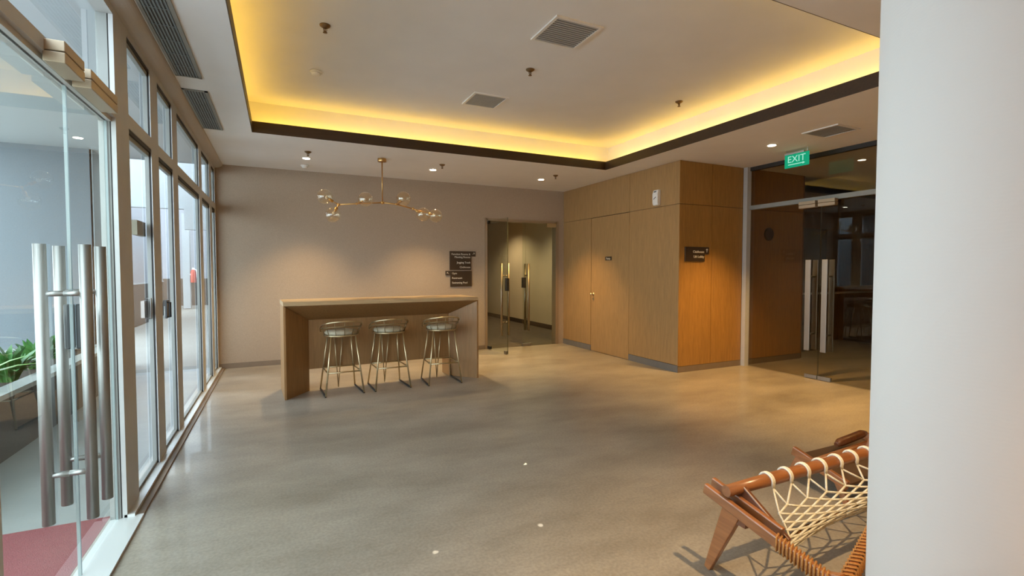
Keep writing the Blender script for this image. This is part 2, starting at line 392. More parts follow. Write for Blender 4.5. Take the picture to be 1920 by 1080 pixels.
for yy in (9.6, 12.2):
    t = thing('downlight', 'recessed corridor downlight behind the glass doors in the back wall', 'ceiling light', (4.9, yy, 2.9), 'corridor downlights')
    MB().lathe([(0.05, -0.004), (0.065, -0.004), (0.065, 0.0)], (4.9, yy, 2.9), 20).build('trim_ring', M['white'], t)
    MB().lathe([(0.0, -0.003), (0.05, -0.003)], (4.9, yy, 2.899), 20).build('lamp', M['lamp'], t)
    lamp_light(t, (4.9, yy, 2.88), 65, (1.0, 0.80, 0.48), 140, 0.6)

# ---- oak panelled box on the right
def panels(name, rects, plane, mt, label):
    b = MB()
    for u0, u1, z0, z1 in rects:
        if plane == 'X': b.box(XW, XW + 0.02, u0 + 0.003, u1 - 0.003, z0 + 0.003, z1 - 0.003)
        else: b.box(u0 + 0.003, u1 - 0.003, YF, YF + 0.02, z0 + 0.003, z1 - 0.003)
    b.mi = 1
    if plane == 'X':
        b.box(XW + 0.02, XW + 0.08, YF + 0.02, 6.30, 0, H); b.box(XW + 0.02, XW + 0.08, 7.365, YB, 0, H); b.box(XW + 0.02, XW + 0.08, 6.30, 7.365, 2.39, H)
    else: b.box(XW + 0.02, 7.76, YF + 0.02, YF + 0.08, 0, H)
    return struct(b.build(name, [mt, M['gap']]), label, 'wall')
panels('wall_right', ((YF, 6.30, 0.1, 2.392), (7.365, YB, 0.1, 2.392), (YF, 6.30, 2.392, H), (6.30, YB, 2.392, H)), 'X', M['oak'], 'oak panelled wall with a flush door on the right')
panels('wall_right_front', ((XW, 5.713, 0.085, 2.392), (5.713, 6.35, 0.085, 2.392), (XW, 5.713, 2.392, H), (5.713, 6.35, 2.392, H), (6.44, 7.76, 0.085, 2.392), (6.44, 7.76, 2.392, H)), 'Y', M['oak_lamplit'], 'oak wall face coloured orange by lamplight, carrying the small dark sign')
b = MB(); b.box(XW - 0.004, XW + 0.02, YF, 6.297, 0, 0.098); b.box(XW - 0.004, XW + 0.02, 7.368, YB, 0, 0.098)
struct(b.build('baseboard_right', M['skirting']), 'grey skirting below the oak panels', 'baseboard')
b = MB(); b.box(XW, 6.35, YF - 0.004, YF + 0.02, 0, 0.083); b.box(6.44, 7.76, YF - 0.004, YF + 0.02, 0, 0.083)
struct(b.build('baseboard_right_front', M['brown_skirting']), 'dark skirting below the lamplit oak face', 'baseboard')
struct(obox(XW + 0.05, XW + 0.08, 6.29, 7.375, 0, 2.40).build('door_leak_block', M['gap']))  # unseen dark backing added to stop sky light leaking under the oak door
struct(obox(XW + 0.08, XW + 0.3, YB - 0.02, YB, 0, H).build('wall_right_end', M['gap']))
d = sroot('door_1', (XW, 6.83, 0), 'flush oak door with a small dark name plate', 'door')
obox(XW + 0.002, XW + 0.045, 6.305, 7.36, 0.008, 2.385).build('door_leaf', M['oak'], d)
k = MB(); k.lathe([(0.026, 0), (0.026, 0.006), (0.010, 0.008), (0.010, 0.04), (0.022, 0.045), (0.024, 0.06), (0.0, 0.068)], (XW + 0.002, 7.29, 1.03), 16, True, (-1, 0, 0))
k.lathe([(0.018, 0), (0.018, 0.006), (0.0, 0.007)], (XW + 0.002, 7.29, 0.94), 14, True, (-1, 0, 0))
k.build('door_knob', M['brass_soft'], d)
pl = obox(XW - 0.008, XW + 0.002, 6.76, 6.93, 1.625, 1.69).build('name_plate', M['sign'], d)
text_mesh('lettering', 'Pump', 0.05, M['letter'], d, (XW - 0.0085, 6.845, 1.640), (0, -1, 0), (0, 0, 1), 'CENTER')

# ---- dark lobby beyond the glass on the right
lobby = []
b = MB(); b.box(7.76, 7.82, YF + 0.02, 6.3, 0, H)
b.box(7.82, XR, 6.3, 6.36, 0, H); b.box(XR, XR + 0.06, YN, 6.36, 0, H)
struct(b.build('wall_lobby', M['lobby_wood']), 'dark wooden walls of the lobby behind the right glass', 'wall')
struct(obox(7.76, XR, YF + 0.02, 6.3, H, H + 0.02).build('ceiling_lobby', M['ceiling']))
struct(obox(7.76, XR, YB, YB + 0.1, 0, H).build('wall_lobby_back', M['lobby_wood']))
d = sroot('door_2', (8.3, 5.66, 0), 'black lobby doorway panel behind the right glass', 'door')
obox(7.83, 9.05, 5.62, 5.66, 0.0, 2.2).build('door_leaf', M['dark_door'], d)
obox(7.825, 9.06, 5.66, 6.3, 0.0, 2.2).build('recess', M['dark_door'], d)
struct(obox(7.85, 10.45, 5.585, 5.61, 1.02, 1.055).build('reflection_strip', M['alu']), 'pale strip imitating a line reflected in the lobby glass', 'trim')  # solid pale strip modelled in place of a reflected line
t = thing('wall_disc', 'small dark round disc on the lamplit oak wall behind the right glass', 'wall disc', (6.93, YF, 2.02))
MB().lathe([(0.10, 0.0), (0.10, 0.02), (0.085, 0.03), (0.0, 0.03)], (6.93, YF, 2.02), 28, True, (0, -1, 0)).build('face', M['sign'], t)

# ---- walls behind the viewer, column
b = MB(); b.box(XL - 0.10, XR, YN - 0.1, YN, 0, H)
struct(b.build('wall_near', M['plain_wall']))
struct(obox(XL - 0.10, XL - 0.0, YN, 1.20, 0, H).build('wall_left_near', M['plain_wall']))
CX, CY, CR = 1.307, 0.357, 0.30
struct(MB().lathe([(CR, 0.0), (CR, H)], (CX, CY, 0), 96).build('wall_column', M['column']), 'round white wallpapered column at the right edge of view', 'column')

# ================================================================== LEFT GLAZED WALL
XG = -0.90
yb = [3.50, 4.36, 5.15, 6.70, 7.62, 8.314]
names = ['framed glass door unit beside the entrance post', 'second narrow framed glazed unit from the entrance post', 'widest framed glazed unit of the left wall', 'narrow glazed unit second from the back corner', 'narrow glazed unit in the back left corner']
def glaze_unit(i, y0, y1, label, first, last):
    root = sroot('window_%d' % (i + 1), (XL, y0, 0), label, 'window')
    w = 0.27 if first else 0.235
    ya = y0 + w; ye = y1
    A = MB(); B = MB(); G = MB()
    # near stile
    if first: B.box(-0.848, XL, y0, ya, 0.0, H); A.box(-0.906, -0.854, y0, ya, 0, H); G.box(-0.854, -0.848, y0 + 0.003, ya - 0.006, 0, H)
    else: B.box(-0.831, XL, y0, ya, 0.0, H); G.box(-0.843, -0.831, y0 + 0.004, ya - 0.006, 0, H); A.box(-0.868, -0.843, y0, ya, 0, H)
    if last:
        B.box(-0.831, XL, ye - 0.10, ye - 0.004, 0.0, H); A.box(-0.868, -0.843, ye - 0.10, ye - 0.004, 0, H); yr = ye - 0.10
    else: yr = ye
    for z0, z1, a0, a1 in ((2.335, 2.42, 2.28, 2.42), (2.90, H, 2.855, H)):
        B.box(-0.831, XL, ya, yr, z0, z1); G.box(-0.843, -0.831, ya, yr, a0 + 0.03, z1 - 0.006); A.box(-0.868, -0.843, ya, yr, a0, a1)
    A.box(-0.868, -0.843, ya, yr, 0.02, 0.05)
    B.build('frame', M['alu'], root); A.build('outer_frame', M['alu_light'], root); G.build('gasket', M['gasket'], root)
    obox(-0.866, -0.858, ya - 0.01, yr + 0.01, 0.04, 2.29).build('glass_pane', M['glass'], root)
    obox(-0.866, -0.858, ya - 0.01, yr + 0.01, 2.41, 2.87).build('glass_pane', M['glass'], root)
    s_ = MB(); s_.box(-0.868, -0.845, ya, yr, 0.0, 0.022); s_.box(-0.840, -0.79, y0 if not first else y0 + 0.0, ye, 0.0, 0.03)
    s_.build('sill', M['sill'], root)
    return root
units = []
for i in range(5): units.append(glaze_unit(i, yb[i], yb[i + 1], names[i], i == 0, i == 4))
# handles on the first two units
k = MB(); k.box(-0.90, -0.868, 4.10, 4.33, 1.70, 1.80); k.build('closer_box', mat('olive_metal', (0.16, 0.15, 0.10), 0.5, 0.3), units[0])
k = MB(); k.box(-0.89, -0.868, 4.24, 4.345, 1.12, 1.24); k.tube([(-0.858, 4.30, 1.255), (-0.842, 4.30, 1.255), (-0.842, 4.30, 1.11), (-0.858, 4.30, 1.11)], 0.006); k.build('handle', M['steel'], units[0])
k = MB(); k.box(-0.858, -0.846, 4.86, 4.98, 1.06, 1.21); k.tube([(-0.85, 4.9, 1.19), (-0.83, 4.9, 1.19), (-0.83, 4.9, 1.07), (-0.85, 4.9, 1.07)], 0.010); k.build('handle', M['black'], units[1])

# entrance zone (frameless leaves), header, near jamb
b = MB(); b.box(-0.846, XL, 1.98, 3.50, 2.325, 2.385); b.box(-0.906, -0.846, 1.98, 3.50, 2.30, 2.385)
b.box(-0.906, XL, 1.98, 3.50, 2.90, H)
b.box(-0.906, XL, 1.98, 2.115, 0, 2.31)
struct(b.build('trim_3', M['alu']), 'champagne metal header bar above the frameless entrance doors', 'trim')
struct(obox(-0.905, -0.75, 2.19, 3.52, 0.0, 0.014).build('trim_4', M['sill']), 'pale metal threshold under the entrance doors', 'trim')
struct(obox(-0.790, -0.752, 3.50, YB - 0.02, 0.0, 0.012).build('trim_5', M['brown_skirting']), 'narrow brown strip on the floor along the glazed wall', 'trim')
w6 = sroot('window_6', (XL, 1.98, 2.38), 'clear fixed pane above the entrance doors', 'window')
obox(XG - 0.004, XG + 0.004, 1.98, 3.50, 2.385, 2.90).build('glass_pane', M['glass'], w6)
w9 = sroot('window_9', (XL, 1.2, 0), 'clear fixed pane next to the near entrance leaf', 'window')
obox(XG - 0.004, XG + 0.004, 1.20, 1.98, 0.0, 2.95).build('glass_pane', M['glass'], w9)
# rounded cornice between glazing and ceiling
b = MB(); n = 8; prof = [(XL, H)] + [(XL + 0.10 * math.sin(PI/2 * i/n), H - 0.055 * math.cos(PI/2 * i/n)) for i in range(n + 1)]
V = [(x, y, z) for y in (1.98, YB) for x, z in prof]; m_ = len(prof)
b.poly(V, [tuple(range(m_)), tuple(range(2*m_ - 1, m_ - 1, -1))] + [(i, (i+1) % m_, m_ + (i+1) % m_, m_ + i) for i in range(m_)])
struct(b.build('trim_6', mat('cornice_paint', (0.50, 0.45, 0.39), 0.7)), 'rounded beige moulding along the top of the glazed wall', 'trim')

def pull_bar(parent, axis, c, z0, z1, off, mt, r=0.02, flat=False, br=(0.22, 0.22)):
    """a pair of long pull bars with cross brackets through the glass; axis 'X' = bars stand off along X"""
    x, y = c
    for sgn in (1, -1):
        b = MB()
        if flat: b.box(x + sgn*off - 0.010, x + sgn*off + 0.010, y - 0.036, y + 0.036, z0, z1)
        elif axis == 'X': b.tube([(x + sgn*off, y, z0), (x + sgn*off, y, z1)], r, 16)
        else: b.tube([(x, y + sgn*off, z0), (x, y + sgn*off, z1)], r, 16)
        h = b.build('pull_handle', mt, parent, bevel=0.003 if flat else 0)
        bk = MB()
        for zz in (z0 + br[0], z1 - br[1]):
            a = Vector((x, y, zz)); e = Vector((x + sgn*off, y, zz)) if axis == 'X' else Vector((x, y + sgn*off, zz))
            bk.tube([a, e], 0.013, 10)
        off_h = bk.build('bracket', mt, h)
def smart_lock(parent, x, y, z0, z1, axis='X'):
    b = MB()
    if axis == 'X': b.box(x - 0.035, x - 0.008, y - 0.03, y + 0.03, z0, z1); b.box(x + 0.008, x + 0.035, y - 0.03, y + 0.03, z0, z1)
    else: b.box(x - 0.03, x + 0.03, y - 0.035, y - 0.008, z0, z1); b.box(x - 0.03, x + 0.03, y + 0.008, y + 0.035, z0, z1)
    return b.build('lock', M['black'], parent, bevel=0.006)
GX = -0.872
def leaf_x(root, x, y0, y1, z1, gl):
    b = MB(); b.box(x - 0.006, x + 0.006, y0, y1, 0.012, z1)
    b.bm.faces.ensure_lookup_table()
    for f in b.bm.faces:
        f.normal_update()
        if abs(f.calc_center_median().x - x) < 0.003: f.material_index = 1
    g = b.build('glass_panel', [gl, M['smoke_edge' if gl == M['glass_smoke'] else 'glass_edge']], root)
    return g
d3 = sroot('door_3', (GX, 2.2, 0), 'near frameless glass entrance leaf with tall pull bars', 'door')
leaf_x(d3, GX, 2.125, 2.905, 2.30, M['glass_green'])
pull_bar(d3, 'X', (GX, 2.83), 0.32, 1.575, 0.078, M['steel'], 0.023)
d4 = sroot('door_4', (GX, 3.49, 0), 'far frameless glass entrance leaf beside the metal post', 'door')
leaf_x(d4, GX, 2.918, 3.49, 2.30, M['glass_green'])
pull_bar(d4, 'X', (GX, 3.04), 0.32, 1.575, 0.078, M['steel'], 0.023)
smart_lock(d4, GX, 2.955, 1.09, 1.30)
def maglock(x, y0, y1, z, sgn, mt, label, group=None):
    t = thing('magnetic_lock', label, 'door lock', (x, (y0 + y1)/2, z), None)
    a = sorted((x, x + sgn*0.075))
    obox(a[0], a[1], y0, y1, z + 0.046, z + 0.088).build('magnet_bar', mt, t, bevel=0.003)
    obox(a[0] + 0.004, a[1], y0, y1, z, z + 0.042).build('armature_plate', mt, t, bevel=0.003)
mg = mat('lock_aluminium', (0.44, 0.34, 0.23), 0.4, 0.35)
maglock(-0.836, 2.565, 2.785, 2.288, 1, mg, 'left entrance door magnetic lock, nearer of two on the header bar')
maglock(-0.836, 2.87, 3.27, 2.288, 1, mg, 'left entrance door magnetic lock beside the metal post')

# ================================================================== RIGHT GLASS PARTITION
PG = XE + 0.02
b = MB(); b.box(6.355, 6.44, YF - 0.07, YF, 0, H)
struct(b.build('trim_7', M['alu']), 'champagne post between the oak wall and the right glass', 'trim')
b = MB(); b.box(XE - 0.01, XE + 0.05, -1.0, YF - 0.07, 2.945, H)
struct(b.build('trim_8', M['gasket']), 'dark ceiling channel of the right glass partition', 'trim')
b = MB(); b.box(XE - 0.012, XE + 0.05, -1.0, YF - 0.07, 2.365, 2.425)
struct(b.build('trim_9', M['alu_light']), 'pale metal header bar of the right glass doors', 'trim')
w8 = sroot('window_7', (XE, 5, 2.4), 'glass above the header bar of the right partition', 'window')
obox(PG - 0.006, PG + 0.006, -1.0, YF - 0.07, 2.425, 2.945).build('glass_pane', M['glass_smoke'], w8)
w10 = sroot('window_8', (XE, 3.2, 0), 'fixed glass of the right partition nearest the column', 'window')
obox(PG - 0.006, PG + 0.006, -1.0, 3.26, 0.0, 2.365).build('glass_pane', M['glass_smoke'], w10)
for i, (y0, y1, yh, yk, lab) in enumerate(((4.085, YF - 0.075, 4.19, 4.16, 'left leaf of the dark lobby glass doors'), (3.27, 4.075, 3.97, 4.0, 'right leaf of the dark lobby glass doors'))):
    d = sroot('door_%d' % (5 + i), (XE, y0, 0), lab, 'door')
    leaf_x(d, PG, y0, y1, 2.355, M['glass_smoke'])
    pull_bar(d, 'X', (PG, yh), 0.385, 1.595, 0.075, M['steel'], flat=True)
    pf = MB(); ya = y0 if i == 0 else y1 - 0.17
    pf.box(PG - 0.016, PG + 0.016, ya, ya + 0.17, 0.006, 0.055); pf.build('patch_fitting', M['steel'], d)
maglock(XE - 0.012, 4.10, 4.325, 2.285, -1, mg, 'right glass door magnetic lock, left of the pair')
maglock(XE - 0.012, 3.85, 4.065, 2.285, -1, mg, 'right glass door magnetic lock, right of the pair')

# ================================================================== BACK GLASS DOORS
d7 = sroot('door_7', (3.455, YB, 0), 'open left glass leaf of the back doorway', 'door')
hinge = Vector((3.465, YB - 0.01, 0)); L = 0.70; ang = R(-84)
dv = Vector((math.cos(ang), math.sin(ang), 0)); nv = Vector((-dv.y, dv.x, 0))
def ob(mbx, u0, u1, n0, n1, z0, z1):
    P = []
    for z in (z0, z1):
        for u, nn in ((u0, n0), (u1, n0), (u1, n1), (u0, n1)): P.append(hinge + dv*u + nv*nn + Vector((0, 0, z)))
    mbx.poly(P, ((3,2,1,0),(4,5,6,7),(0,1,5,4),(1,2,6,5),(2,3,7,6),(3,0,4,7))); return mbx
g = ob(MB(), 0.0, L, -0.006, 0.006, 0.012, 2.36)
g.bm.faces.ensure_lookup_table(); g.bm.faces[3].material_index = 1
g.build('glass_panel', [M['glass_green'], mat('green_glass_edge', (0.07, 0.075, 0.04), 0.3)], d7)
for nm, u0, u1, z0, z1, mm in (('patch_fitting', 0.0, 0.10, 0.012, 0.06, M['black']), ('patch_fitting', L - 0.10, L - 0.02, 0.004, 0.055, M['steel']), ('patch_fitting', 0.0, 0.05, 2.31, 2.36, M['black'])):
    ob(MB(), u0, u1, -0.02, 0.02, z0, z1).build(nm, mm, d7)
for sg in (-1, 1):
    b = MB(); p0 = hinge + dv*(L - 0.09) + nv*(sg*0.07)
    b.tube([p0 + Vector((0, 0, 0.32)), p0 + Vector((0, 0, 1.575))], 0.02, 14)
    for zz in (0.55, 1.36): b.tube([hinge + dv*(L - 0.09) + Vector((0, 0, zz)), p0 + Vector((0, 0, zz))], 0.011, 8)
    b.build('pull_handle', M['bronze'], d7)
ob(MB(), L - 0.05, L + 0.002, -0.03, 0.03, 1.10, 1.32).build('lock', M['black'], d7, bevel=0.004)
d8 = sroot('door_8', (4.9, YB, 0), 'closed right glass leaf of the back doorway', 'door')
obox(4.175, 4.90, YB - 0.006, YB + 0.006, 0.012, 2.36).build('glass_panel', M['glass_green'], d8)
pull_bar(d8, 'Y', (4.27, YB), 0.305, 1.58, 0.07, M['bronze'], 0.024)
smart_lock(d8, 4.20, YB, 1.12, 1.32, 'Y')
obox(4.175, 4.36, YB - 0.018, YB + 0.018, 0.004, 0.055).build('patch_fitting', M['steel'], d8)
obox(4.70, 4.90, YB - 0.02, YB + 0.02, 2.29, 2.365).build('patch_fitting', M['brass_soft'], d8)

# ================================================================== PORCH OUTSIDE
struct(MB().box(-3.4, XL - 0.08, 3.1, 8.45, H, H + 0.06).build('ceiling_porch', M['white_paint']), 'white porch ceiling outside the glazed wall', 'ceiling')
b = MB(); b.box(-3.4, -2.15, 8.0, 8.2, 0, H)
struct(b.build('wall_porch', M['porch_wall']), 'grey textured wall at the end of the porch', 'wall')
struct(obox(-2.17, -2.14, 8.0, 9.35, 0, H).build('wall_porch_side', mat('pale_grey_paint', (0.30, 0.32, 0.33), 0.8)), 'pale grey side of the porch wall', 'wall')
b = MB(); b.box(-3.35, -1.68, 11.5, 11.65, 2.66, 5.2); b.box(-1.68, XL - 0.06, 11.5, 11.65, 2.26, 5.2)
struct(b.build('wall_porch_lintel', M['yard_paint']), 'white beam beyond the porch', 'wall')
b = MB(); b.box(-3.6, -3.39, 13.6, 19, 1.11, 3.4); b.box(-6, XL, 23.8, 24.0, 1.11, 4.0)
struct(b.build('wall_yard', M['lilac']), 'pale lilac yard walls beyond the porch', 'wall')
b = MB(); b.box(-3.6, -3.38, 13.6, 19, 0, 1.08); b.box(-6, XL, 23.79, 24.0, 0.0, 1.11)
b.mi = 1; b.box(-3.6, -3.36, 13.58, 19, 1.08, 1.11)
struct(b.build('wall_yard_dado', [M['dado'], M['yard_paint']]), 'brown dado below the lilac yard walls', 'wall')
struct(obox(-3.30, -3.07, 22.0, 22.3, 0, 3.6).build('wall_yard_pier', M['yard_paint']), 'white pier in the yard beyond the porch', 'pillar')
struct(obox(XL - 0.06, XL + 0.02, YB + 0.12, 25, 0, 3.6).build('wall_yard_right', M['yard_paint']))

t = thing('fire_extinguisher', 'red fire extinguisher on the white pier outside', 'fire extinguisher', (-2.97, 22.05, 0.98))
MB().lathe([(0.0, 0), (0.09, 0.0), (0.095, 0.02), (0.095, 0.40), (0.06, 0.48), (0.025, 0.50), (0.0, 0.50)], (-2.97, 22.05, 0.98), 18).build('cylinder', M['red'], t)
k = MB(); k.box(-3.0, -2.94, 22.02, 22.08, 1.47, 1.55); k.tube([(-2.97, 22.03, 1.52), (-2.86, 22.0, 1.46), (-2.85, 22.0, 1.2)], 0.016); k.build('valve', M['white'], t)
obox(-3.07, -2.95, 22.0, 22.1, 1.27, 1.32).build('bracket', M['white'], t)

tag(obox(-1.85, -0.93, 1.4, 3.605, -0.02, -0.004).build('door_mat', M['mat_red']), 'red entrance mat outside the frameless glass doors', 'mat')

t = thing('planter_box', 'dark stone planter box with a pale rim outside the glass doors', 'planter', (-2.45, 5.6, -0.02))
b = MB(); b.box(-1.99, -1.95, 3.3, 7.99, -0.02, 0.46); b.box(-2.95, -2.91, 3.3, 7.99, -0.02, 0.46); b.box(-2.91, -1.99, 3.3, 3.34, -0.02, 0.46); b.box(-2.91, -1.99, 7.95, 7.99, -0.02, 0.46)
b.build('box', M['planter'], t)
b = MB(); b.box(-2.08, -1.93, 3.28, 7.995, 0.46, 0.50); b.box(-2.97, -2.84, 3.28, 7.995, 0.46, 0.50); b.box(-2.84, -2.08, 3.28, 3.41, 0.46, 0.50); b.box(-2.84, -2.08, 7.9, 7.995, 0.46, 0.50)
b.build('rim', M['planter_rim'], t)
obox(-2.91, -1.99, 3.34, 7.95, 0.36, 0.43).build('soil', M['soil'], t)
def plant(x, y, h, n, mt, label, grp, wide=0.05):
    t = thing('leafy_plant', label, 'plant', (x, y, 0.43), grp)
    b = MB()
    for i in range(n):
        a = random.uniform(0, 2*PI); tilt = random.uniform(0.25, 1.1); L = h * random.uniform(0.7, 1.1)
        dx, dy = math.cos(a), math.sin(a); px, py = -dy, dx
        bx, by = x + random.uniform(-0.05, 0.05), y + random.uniform(-0.05, 0.05)
        prev = None; m = 5
        for j in range(m + 1):
            f = j / m; r = L * f * math.sin(tilt) * (0.5 + 0.5 * f); z = 0.43 + L * f * math.cos(tilt * (0.5 + 0.6 * f))
            w = wide * (math.sin(PI * min(1, f * 0.9 + 0.1)) ** 0.8) + 0.002
            c = Vector((bx + dx * r, by + dy * r, z)); p = Vector((px, py, 0)) * w
            A, Bv, D = b.bm.verts.new(c - p), b.bm.verts.new(c + p), b.bm.verts.new(c - Vector((0, 0, w * 0.25)))
            if prev:
                for q in ((prev[0], prev[2], D, A), (prev[2], prev[1], Bv, D)):
                    fc = b.bm.faces.new(q); fc.smooth = True
            prev = (A, Bv, D)
    b.build('foliage', mt, t)
    MB().tube([(x, y, 0.40), (x, y, 0.43 + h * 0.3)], 0.012, 8).build('stem', M['leaf_dark'], t)
plant(-2.33, 5.25, 0.55, 34, M['leaf'], 'bright green leafy plant nearest in the porch planter', None)
plant(-2.28, 6.05, 0.34, 38, M['leaf_dark'], 'low dark green plant in the middle of the porch planter', None, 0.045)
plant(-2.30, 6.75, 0.34, 38, M['leaf_dark'], 'low dark green plant deeper in the porch planter', None, 0.04)
plant(-2.42, 7.45, 0.30, 30, M['leaf_dark'], 'small dark green plant at the wall end of the planter', None, 0.035)

# ================================================================== CEILING FITTINGS
def downlight(x, y, label, power=DOWN_POWER, col=(1.0, 0.72, 0.36), size=88, blend=0.75, z=H, group='recessed ceiling downlights'):
    t = thing('downlight', label, 'ceiling light', (x, y, z), group)
    MB().lathe([(0.045, -0.006), (0.062, -0.004), (0.066, 0.0)], (x, y, z), 24).build('trim_ring', M['white'], t)
    MB().lathe([(0.0, -0.009), (0.046, -0.009), (0.046, -0.004)], (x, y, z), 24).build('lamp', M['lamp'], t)
    lamp_light(t, (x, y, z - 0.03), power, col, size, blend)
downlight(0.358, 7.345, 'lit downlight nearest the glazed wall, above the bar')
downlight(2.152, 7.345, 'lit downlight right of the globe chandelier')
downlight(4.043, 7.345, 'lit downlight in front of the back glass doors', DOWN_POWER * 1.3, (1.0, 0.66, 0.26))
downlight(5.507, 4.117, 'lit downlight left of the green exit sign', DOWN_POWER * 2.1, (1.0, 0.60, 0.18))
# further unseen downlights; the pair behind the viewer is added as warm fill
for x, y in ((5.6, 1.3),):
    downlight(x, y, 'lit downlight above the floor hidden by the round column', DOWN_POWER * 1.8, (1.0, 0.58, 0.16))
downlight(2.15, 0.75, 'lit downlight above the rope chair', DOWN_POWER * 1.4, (1.0, 0.70, 0.36))
for x, y in ((0.36, -1.0), (2.15, -1.4)):
    downlight(x, y, 'unseen fill downlight added behind the viewer', DOWN_POWER * 1.9, (1.0, 0.56, 0.20))
for x, y, lab in ((7.35, 3.6, 'lobby downlight behind the right glass, nearer one'), (8.9, 3.9, 'lobby downlight behind the right glass, deeper one')):
    downlight(x, y, lab, 34, (1.0, 0.68, 0.26))

def sprinkler(x, y, z, label):
    t = thing('sprinkler', label, 'sprinkler', (x, y, z), 'ceiling fire sprinklers')
    MB().lathe([(0.042, 0.0), (0.040, -0.008), (0.020, -0.022), (0.010, -0.024), (0.0, -0.024)], (x, y, z), 20).build('rosette', M['dull_brass'], t)
    b = MB(); b.tube([(x, y, z - 0.02), (x, y, z - 0.05)], 0.005, 8)
    b.tube([(x - 0.010, y, z - 0.024), (x - 0.013, y, z - 0.04), (x, y, z - 0.055)], 0.003, 6); b.tube([(x + 0.010, y, z - 0.024), (x + 0.013, y, z - 0.04), (x, y, z - 0.055)], 0.003, 6)
    b.build('frame', M['dull_brass'], t)
    MB().lathe([(0.0, -0.055), (0.017, -0.056), (0.017, -0.059), (0.0, -0.060)], (x, y, z), 16).build('deflector', M['dull_brass'], t)
sprinkler(0.355, 4.18, ZT, 'brass sprinkler in the tray near its left glow')
sprinkler(2.21, 4.24, ZT, 'brass sprinkler in the tray between the two square grilles')
sprinkler(4.165, 4.30, ZT, 'brass sprinkler in the tray near its right edge')
sprinkler(0.359, 6.94, H, 'sprinkler in front of the leftmost downlight over the bar')
sprinkler(2.172, 6.94, H, 'sprinkler beside the downlight right of the chandelier')
sprinkler(4.082, 6.93, H, 'sprinkler beside the downlight near the back glass doors')
def smoke(x, y, z, label):
    t = thing('smoke_detector', label, 'smoke detector', (x, y, z), 'smoke detectors')
    MB().lathe([(0.055, 0.0), (0.055, -0.012), (0.047, -0.018)], (x, y, z), 24).build('base', M['white'], t)
    MB().lathe([(0.042, -0.018), (0.040, -0.034), (0.025, -0.042), (0.0, -0.043)], (x, y, z), 24).build('sensor_head', M['white'], t)
smoke(0.349, 5.17, ZT, 'white smoke detector in the ceiling tray')
smoke(0.36, 7.86, H, 'white smoke detector on the low ceiling near the back wall')
def square_grille(x, y, z, s, label, n=13, flip=False, wx=None):
    t = thing('ceiling_grille', label, 'air vent', (x, y, z))
    a = s / 2
    b = MB()
    for x0, x1, y0, y1 in ((x - a, x + a, y - a, y - a + 0.025), (x - a, x + a, y + a - 0.025, y + a), (x - a, x - a + 0.025, y - a + 0.025, y + a - 0.025), (x + a - 0.025, x + a, y - a + 0.025, y + a - 0.025)): b.box(x0, x1, y0, y1, z - 0.012, z)
    b.build('frame', M['white'], t)
    obox(x - a + 0.02, x + a - 0.02, y - a + 0.02, y + a - 0.02, z - 0.002, z - 0.0005).build('backing', M['grille_dark'], t)
    b = MB(); w = (s - 0.05) / n
    for i in range(n):
        c = -a + 0.025 + w * (i + 0.5)
        if flip: b.bar((x + c, y - a + 0.02, z - 0.007), (x + c, y + a - 0.02, z - 0.007), w * 0.62, 0.004)
        else: b.bar((x - a + 0.02, y + c, z - 0.007), (x + a - 0.02, y + c, z - 0.007), w * 0.62, 0.004)
    b.build('louvres', M['grille'], t)
square_grille(2.14, 3.47, ZT, 0.43, 'square louvred grille in the tray nearest the viewer')
square_grille(2.145, 5.22, ZT, 0.41, 'square louvred grille in the tray above the bar side', 15)
square_grille(5.53, 3.42, H, 0.40, 'square grey grille in the low ceiling above the exit sign', 15)
def linear_grille(x0, x1, y0, y1, label):
    t = thing('linear_grille', label, 'air vent', ((x0 + x1)/2, (y0 + y1)/2, H))
    b = MB()
    for a in ((x0, x0 + 0.018, y0, y1), (x1 - 0.024, x1, y0, y1), (x0, x1, y0, y0 + 0.018), (x0, x1, y1 - 0.018, y1)): b.box(*a, H - 0.010, H)
    b.build('frame', M['alu_light'], t)
    obox(x0 + 0.015, x1 - 0.02, y0 + 0.015, y1 - 0.015, H - 0.002, H - 0.0005).build('backing', M['grille_dark'], t)
    b = MB(); n = 7; w = (x1 - x0 - 0.042) / n
    for i in range(n): b.bar((x0 + 0.018 + w*(i + 0.5), y0 + 0.015, H - 0.006), (x0 + 0.018 + w*(i + 0.5), y1 - 0.015, H - 0.006), w * 0.5, 0.004)
    for i in range(1, 6): yy = y0 + (y1 - y0) * i / 6; b.bar((x0 + 0.015, yy, H - 0.007), (x1 - 0.02, yy, H - 0.007), 0.008, 0.003)
    b.build('louvres', M['grille_slate'], t)
linear_grille(-0.715, -0.535, 3.30, 4.665, 'long linear air grille above the entrance, nearer one')
linear_grille(-0.725, -0.535, 4.985, 6.26, 'long linear air grille by the glazing, farther one')

